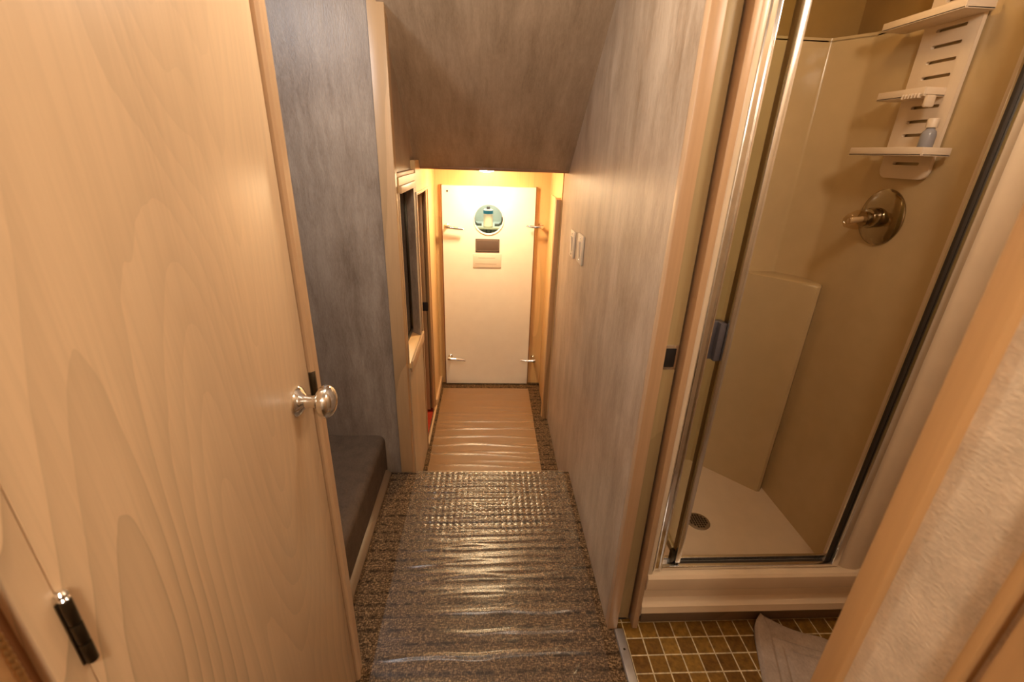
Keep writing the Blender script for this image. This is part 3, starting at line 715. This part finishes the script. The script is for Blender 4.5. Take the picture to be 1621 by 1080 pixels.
def shelf(y0, y1, z, xf, t=.022, ribs=0):
    xb = X1-.0165
    m = MB(); m.box(xf, xb, y0, y1, z-t, z-t+.005, .001)
    m.box(xf, xf+.005, y0, y1, z-t, z, .0018); m.box(xf+.005, xb, y0, y0+.005, z-t, z, .0018); m.box(xf+.005, xb, y1-.005, y1, z-t, z, .0018)
    o = m.build('shelf', M['plastic'], c)
    if ribs:
        q = MB()
        for i in range(ribs):
            yy_ = y0+.01+(y1-y0-.1)*i/ribs
            q.box(xf-.006, xf+.006, yy_, yy_+.004, z-t-.004, z-t+.008, .001)
        q.box(xf+.004, xf+.03, y0-.012, y0, z-t-.028, z-t+.002, .004)
        plabel(q.build('hook_rack', M['plastic'], o), 'ribbed razor hooks')
    return o
shelf(1.258, 1.520, 1.497, 1.150, .022)
shelf(1.338, 1.500, 1.648, 1.172, .022, 6)
shelf(1.282, 1.540, 1.832, 1.155, .022)
bt = thing('toiletry_bottle', (1.192, 1.300, 1.480), 'small blue grey bottle with white cap on the lowest caddy shelf', 'bottle')
MB().lathe([(.0005, 0), (.015, 0), (.0172, .004), (.0172, .048), (.015, .056), (.010, .062), (.0095, .066), (.0005, .066)], (1.192, 1.300, 1.4805), 'z', 32).build('body', M['bottle'], bt)
plabel(MB().lathe([(.0005, 0), (.0135, 0), (.0135, .020), (.0125, .0225), (.0005, .023)], (1.192, 1.300, 1.5465), 'z', 28).build('cap', M['plastic'], bt), 'white screw cap')
# shower head arm top
plabel(MB().lathe([(.0005, 0), (.030, 0), (.028, .006), (.014, .012), (.011, .05), (.0005, .052)], (1.2848, 1.62, 1.955), '-x', 30).build('rosette', M['bronze'], s), 'dark pipe rosette')

# ------------------------------------------------------------------ bath mat
bm = bmesh.new(); NU, NW = 220, 300; G = []
ax = Vector((.915, 1.035)); ux = Vector((1.0, -.42)).normalized(); vx = Vector((-.36, -1.0)).normalized()
for i in range(NU+1):
    row = []
    for jj in range(NW+1):
        u_, v_ = .50*i/NU, .70*jj/NW
        # rounded corner
        p = ax + ux*u_ + vx*v_
        if u_ < .06 and v_ < .06:
            du, dv = .06-u_, .06-v_; r_ = math.hypot(du, dv); mx = max(du, dv)
            if r_ > 0:
                k_ = mx/r_; p = ax + ux*(.06-du*k_) + vx*(.06-dv*k_)
        e_ = min(u_, v_)
        z_ = .003 + .012*min(1, e_/.010)
        z_ += .05*max(0, 1-(u_+v_)/.14)**2           # curled corner
        for gpos in (.055, .085):
            z_ -= .0060*math.exp(-((e_-gpos)/.0045)**2)
        z_ += .004*noise.noise((u_*9, v_*9, 1)) + .006*math.exp(-((u_-.2-v_*.3)/.03)**2)*max(0, 1-v_/.3)
        row.append((p.x, p.y, z_))
    G.append(row)
top = [[bm.verts.new(q) for q in row] for row in G]; bot = [[bm.verts.new((q[0], q[1], q[2]-.003 if False else max(.0, q[2]-.012))) for q in row] for row in G]
for i in range(NU):
    for jj in range(NW):
        bm.faces.new((top[i][jj], top[i+1][jj], top[i+1][jj+1], top[i][jj+1])); bm.faces.new((bot[i][jj], bot[i][jj+1], bot[i+1][jj+1], bot[i+1][jj]))
for i in range(NU):
    bm.faces.new((top[i][0], bot[i][0], bot[i+1][0], top[i+1][0])); bm.faces.new((top[i][NW], top[i+1][NW], bot[i+1][NW], bot[i][NW]))
for jj in range(NW):
    bm.faces.new((top[0][jj], top[0][jj+1], bot[0][jj+1], bot[0][jj])); bm.faces.new((top[NU][jj], bot[NU][jj], bot[NU][jj+1], top[NU][jj+1]))
mm = MB(); mm.bm.free(); mm.bm = bm
tag(mm.build('bath_mat', M['mat'], ang=60), 'taupe bath mat with curled stitched corner on the brown tiles', 'bath mat')

for o in bpy.data.objects:
    if '_o' in o: del o['_o']
